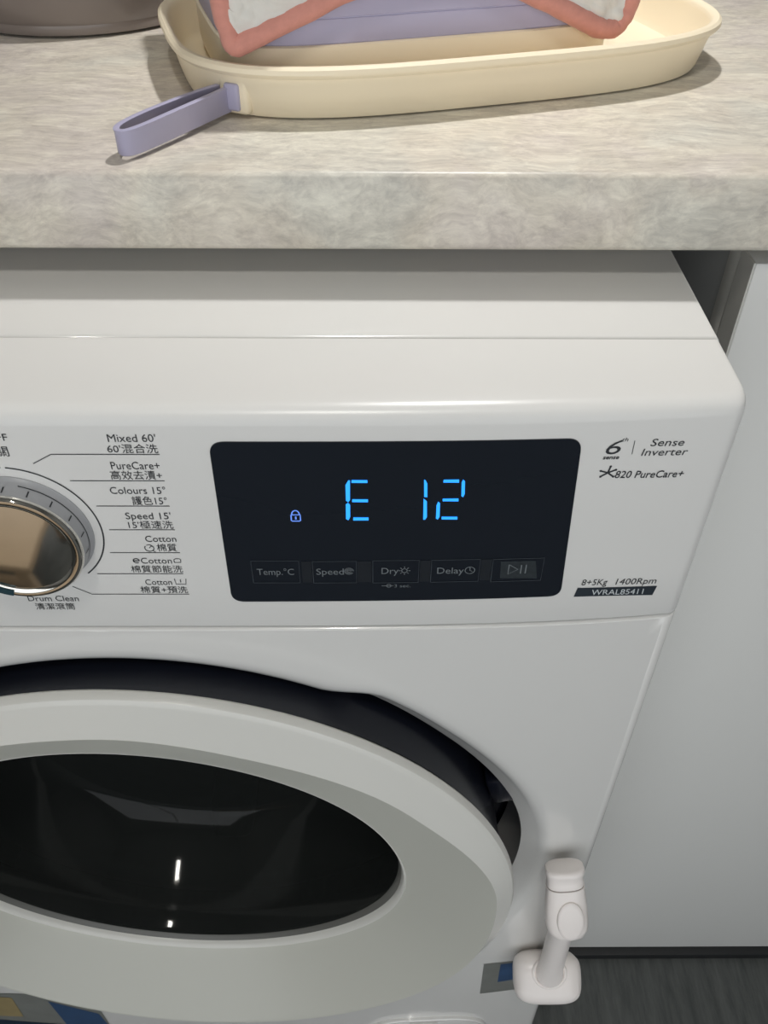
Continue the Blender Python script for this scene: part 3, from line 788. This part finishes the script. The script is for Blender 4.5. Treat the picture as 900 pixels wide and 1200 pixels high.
# ================================================================== CONTAINER IN THE TRAY
CCX, CCY, CA, CB, CN = 0.1536, 0.2715, 0.111, 0.074, 5.0
def cont_ring(inset, z, cnt=120): return [(x, y, z) for x, y in superell(CCX, CCY, CA - inset, CB - inset, TT, CN, cnt)]
zf = zc + 0.0037
cont = empty('storage_box', (CCX, CCY, zf), 'lavender box with cream base standing in the cream tray', 'box')
V, F = rings([cont_ring(i, z) for i, z in ((0.08, zf), (0.006, zf), (0.002, zf + 0.003), (0.0003, zf + 0.010), (0.0, zf + 0.0265), (0.0008, zf + 0.0272), (0.004, zf + 0.0272))], True, True, True)
keep(mk('cream_base', V, F, M_TRAY), cont)
V, F = rings([cont_ring(i, z) for i, z in ((0.01, zf + 0.0272), (0.0018, zf + 0.0272), (0.0013, zf + 0.0278), (0.0013, zf + 0.0385), (0.0017, zf + 0.0388), (0.0017, zf + 0.0392), (0.0010, zf + 0.0396), (0.0010, zf + 0.058), (0.004, zf + 0.063), (0.010, zf + 0.065), (0.06, zf + 0.065))], True, True, True)
keep(mk('lavender_body', V, F, M_LAV), cont)

# ================================================================== MUSLIN CLOTH
cu_, su_ = math.cos(TT), math.sin(TT)
ZTOP = zf + 0.0700
def wrap(s, off):
    """point on the container's outline at width coordinate s, pushed out by off (front side)"""
    a = CA; t = max(-0.999, min(0.999, s / a))
    v = -CB * (1 - abs(t) ** CN) ** (1 / CN)
    v = max(v, -CB) - off
    return (CCX + s * cu_ - v * su_, CCY + s * su_ + v * cu_)
ZL = [(-0.1122, 0.968), (-0.1105, 0.952), (-0.1072, 0.9370), (-0.098, 0.9410), (-0.0560, 0.9580), (-0.020, 0.968), (0.010, 0.968), (0.043, 0.9545), (0.070, 0.9425), (0.0890, 0.9335), (0.0995, 0.9325), (0.1060, 0.940), (0.1090, 0.958), (0.1120, 0.970)]
def zlow(s):
    for (a, va), (b, vb) in zip(ZL, ZL[1:]):
        if a <= s <= b: return va + (vb - va) * (s - a) / (b - a)
    return ZL[-1][1]
cloth = empty('muslin_cloth', (CCX, CCY, ZTOP), 'white crinkled muslin cloth with coral binding draped over the lavender box', 'cloth')
ns, ntv = 150, 40
s0, s1 = -0.1122, 0.1120
def front(s):
    """rounded front path of the cloth, pulled off the box at its corners"""
    t = s / 0.125
    v = -(CB + 0.0035) + 0.016 * abs(t) ** 6
    return (CCX + s * cu_ - v * su_, CCY + s * su_ + v * cu_)
nrm = Vector((su_, -cu_, 0))
outer_r, inner_r = [], []
for j in range(ntv + 1):
    ro, ri = [], []
    for i in range(ns + 1):
        s = s0 + (s1 - s0) * i / ns
        zb_ = zlow(s); z = ZTOP + (zb_ - ZTOP) * j / ntv
        x, y = front(s)
        nz = noise.noise(Vector((s * 120, z * 90, 0.3))) * 0.0020 + abs(noise.noise(Vector((s * 210 + z * 120, z * 170, 4.1)))) * 0.0026
        p = Vector((x, y, z)) + nrm * (0.0012 + nz * min(1.0, 0.25 + (z - zb_) / 0.009))
        ro.append(tuple(p)); ri.append(tuple(p - nrm * 0.0016))
    outer_r.append(ro); inner_r.append(ri)
V = []; F = []
strip(outer_r, V, F)
# over the top and down the back
back = []
for k, (v_, z_) in enumerate(((-0.070, ZTOP + 0.0015), (-0.03, ZTOP + 0.001), (0.02, ZTOP + 0.001), (0.070, ZTOP), (CB + 0.006, ZTOP - 0.006), (CB + 0.0075, ZTOP - 0.03))):
    back.append([(CCX + s * cu_ - v_ * su_, CCY + s * su_ + v_ * cu_, z_ + 0.0006 * noise.noise(Vector((s * 150, v_ * 150, 0)))) for s in [s0 + (s1 - s0) * i / ns for i in range(ns + 1)]])
strip([outer_r[0]] + back, V, F)
sheet = mk('cloth_sheet', V, F, M_MUSLIN, None, True, 80)
md = sheet.modifiers.new('thickness', 'SOLIDIFY'); md.thickness = 0.0014; md.offset = 1
keep(sheet, cloth)
bp = []
for a, b in zip(ZL, ZL[1:]):
    for k in range(6):
        t = k / 6; bp.append((a[0] + (b[0] - a[0]) * t, a[1] + (b[1] - a[1]) * t))
bp.append(ZL[-1])
bp = smooth_path(bp[::3] + [bp[-1]], 2)
path = [Vector((*front(s), z)) + nrm * 0.0012 for s, z in bp]
rads = [0.0052 + 0.0006 * noise.noise(Vector((i * 0.4, 1.7, 0))) for i in range(len(path))]
keep(tube('binding', path, rads, M_PINK, None, 10, False, 1.0, nrm), cloth)

# ================================================================== SMOKY BOWL
BC = (-0.062, 0.398)
bowl_o = empty('bowl', (BC[0], BC[1], zc), 'smoky grey plastic bowl at the back left of the worktop', 'bowl')
V, F = lathe_z([(0.02, zc + 0.0003), (0.084, zc + 0.0003), (0.0885, zc + 0.002), (0.0895, zc + 0.005), (0.0888, zc + 0.0075), (0.0905, zc + 0.010), (0.0945, zc + 0.022), (0.098, zc + 0.045), (0.099, zc + 0.080), (0.0995, zc + 0.100), (0.098, zc + 0.1015), (0.097, zc + 0.100), (0.096, zc + 0.080), (0.095, zc + 0.046), (0.091, zc + 0.022), (0.084, zc + 0.010), (0.02, zc + 0.006)], BC[0], BC[1], 96, True, True)
keep(mk('bowl_shell', V, F, M_SMOKE), bowl_o)
V, F = lathe_z([(0.0985, zc + 0.096), (0.1010, zc + 0.098), (0.1015, zc + 0.101), (0.1000, zc + 0.103), (0.097, zc + 0.1025)], BC[0], BC[1], 96)
keep(mk('bowl_rim', V, F, M_SMOKE), bowl_o)

# ================================================================== CHILD SAFETY LOCK
lk = empty('door_safety_lock', (0.280, -0.005, 0.285), 'white plastic child safety lock on the machine front beside the door', 'safety lock')
def loft(name, c, ax, ay, az, sections, m, nexp=3.0, cnt=40):
    """superellipse sections: (t along az, half width along ax, half depth along ay, shift ax, shift ay)"""
    RL = []
    for t, a, b, dx, dy in sections:
        RL.append([tuple(Vector(c) + az * t + ax * (dx + a * math.copysign(abs(math.cos(q)) ** (2 / nexp), math.cos(q))) + ay * (dy + b * math.copysign(abs(math.sin(q)) ** (2 / nexp), math.sin(q)))) for q in [2 * PI * i / cnt for i in range(cnt)]])
    V, F = rings(RL, True, True, True)
    return keep(mk(name, V, F, m, None, True, 50), lk)
pn = Vector((0.0, -0.60, 0.80)).normalized(); px = Vector((1, 0, 0)); py = pn.cross(px).normalized()
PC = Vector((0.2815, -0.0265, 0.2950))
loft('mounting_pad', PC, px, py, pn, [(-0.017, 0.020, 0.012, 0, 0.001), (-0.016, 0.0245, 0.0165, 0, 0.001), (-0.010, 0.0270, 0.0192, 0, 0.001), (0.0, 0.0275, 0.0198, 0, 0.001), (0.005, 0.0262, 0.0186, 0, 0.001), (0.0085, 0.0225, 0.0150, 0, 0.001), (0.010, 0.016, 0.010, 0, 0.001), (0.0103, 0.004, 0.003, 0, 0.001)], M_LOCK, 3.6, 56)
E1 = Vector((0.2756, -0.0367, 0.4296)); E2 = Vector((0.2715, -0.0165, 0.4700))
az = (E2 - E1).normalized(); ax = (px - az * px.dot(az)).normalized(); ay = az.cross(ax).normalized()
if ay.y > 0: ay = -ay
L_ = (E2 - E1).length
W0 = 0.0150
loft('lever_arm', E1, ax, ay, az, [(-0.0125, 0.0030, 0.0030, 0, 0), (-0.0115, 0.0070, 0.0058, 0, 0), (-0.0085, 0.0120, 0.0086, 0.0006, 0), (-0.0035, 0.0144, 0.0098, 0.0004, 0), (0.003, W0, 0.0100, 0, 0), (0.014, 0.0146, 0.0098, 0, 0), (0.026, 0.0136, 0.0092, 0, 0), (0.0315, 0.0132, 0.0090, 0, 0)], M_LOCK, 2.6, 48)
loft('lever_seam', E1, ax, ay, az, [(0.0310, 0.0126, 0.0086, 0, 0), (0.0328, 0.0126, 0.0086, 0, 0)], M_LOCKG, 2.6, 48)
loft('lever_cap', E1, ax, ay, az, [(0.0324, 0.0128, 0.0088, 0, 0), (0.0332, 0.0130, 0.0090, 0, 0), (0.036, 0.0127, 0.0084, 0, 0), (0.039, 0.0125, 0.0081, 0, 0), (0.0415, 0.0134, 0.0094, 0, 0), (0.0440, 0.0136, 0.0096, 0, 0), (0.0460, 0.0130, 0.0088, 0, 0), (0.0467, 0.0112, 0.0070, 0, 0)], M_LOCK, 2.6, 48)
# oval press button on the arm
RL = []
for h, k in ((0.0080, 1.0), (0.0104, 1.0), (0.0112, 0.93), (0.0116, 0.75), (0.0118, 0.3)):
    RL.append([tuple(E1 + az * (0.0085 + 0.0155 * k * math.sin(q)) + ax * (0.0012 + 0.0094 * k * math.cos(q)) + ay * h) for q in [2 * PI * i / 36 for i in range(36)]])
V, F = rings(RL, True, False, True)
keep(mk('press_button', V, F, M_LOCK), lk)
# stem and collar
S0 = PC + pn * 0.009 + py * 0.0075
S1 = E1 + az * 0.000 - ay * 0.006
keep(tube('stem', [S0.lerp(S1, t) for t in (0, 0.12, 0.5, 1.0)], [0.0112, 0.0096, 0.0092, 0.0090], M_LOCK, None, 28), lk)
tor = []
for i in range(40):
    q = 2 * PI * i / 40
    tor.append(S0 + px * 0.0128 * math.cos(q) + py * 0.0108 * math.sin(q) + pn * 0.0006)
keep(tube('collar_ring', tor, 0.0016, M_LOCK, None, 10, True), lk)
# bright bottom lip of the pad
lp = [PC - py * 0 + px * x + py * (-0.0175 + 0.02 * abs(x / 0.03) ** 4 * 0.2) + pn * (-0.004) for x in [(-0.017 + 0.034 * i / 12) for i in range(13)]]
keep(tube('pad_lip', lp, 0.0016, M_LOCK, None, 8), lk)
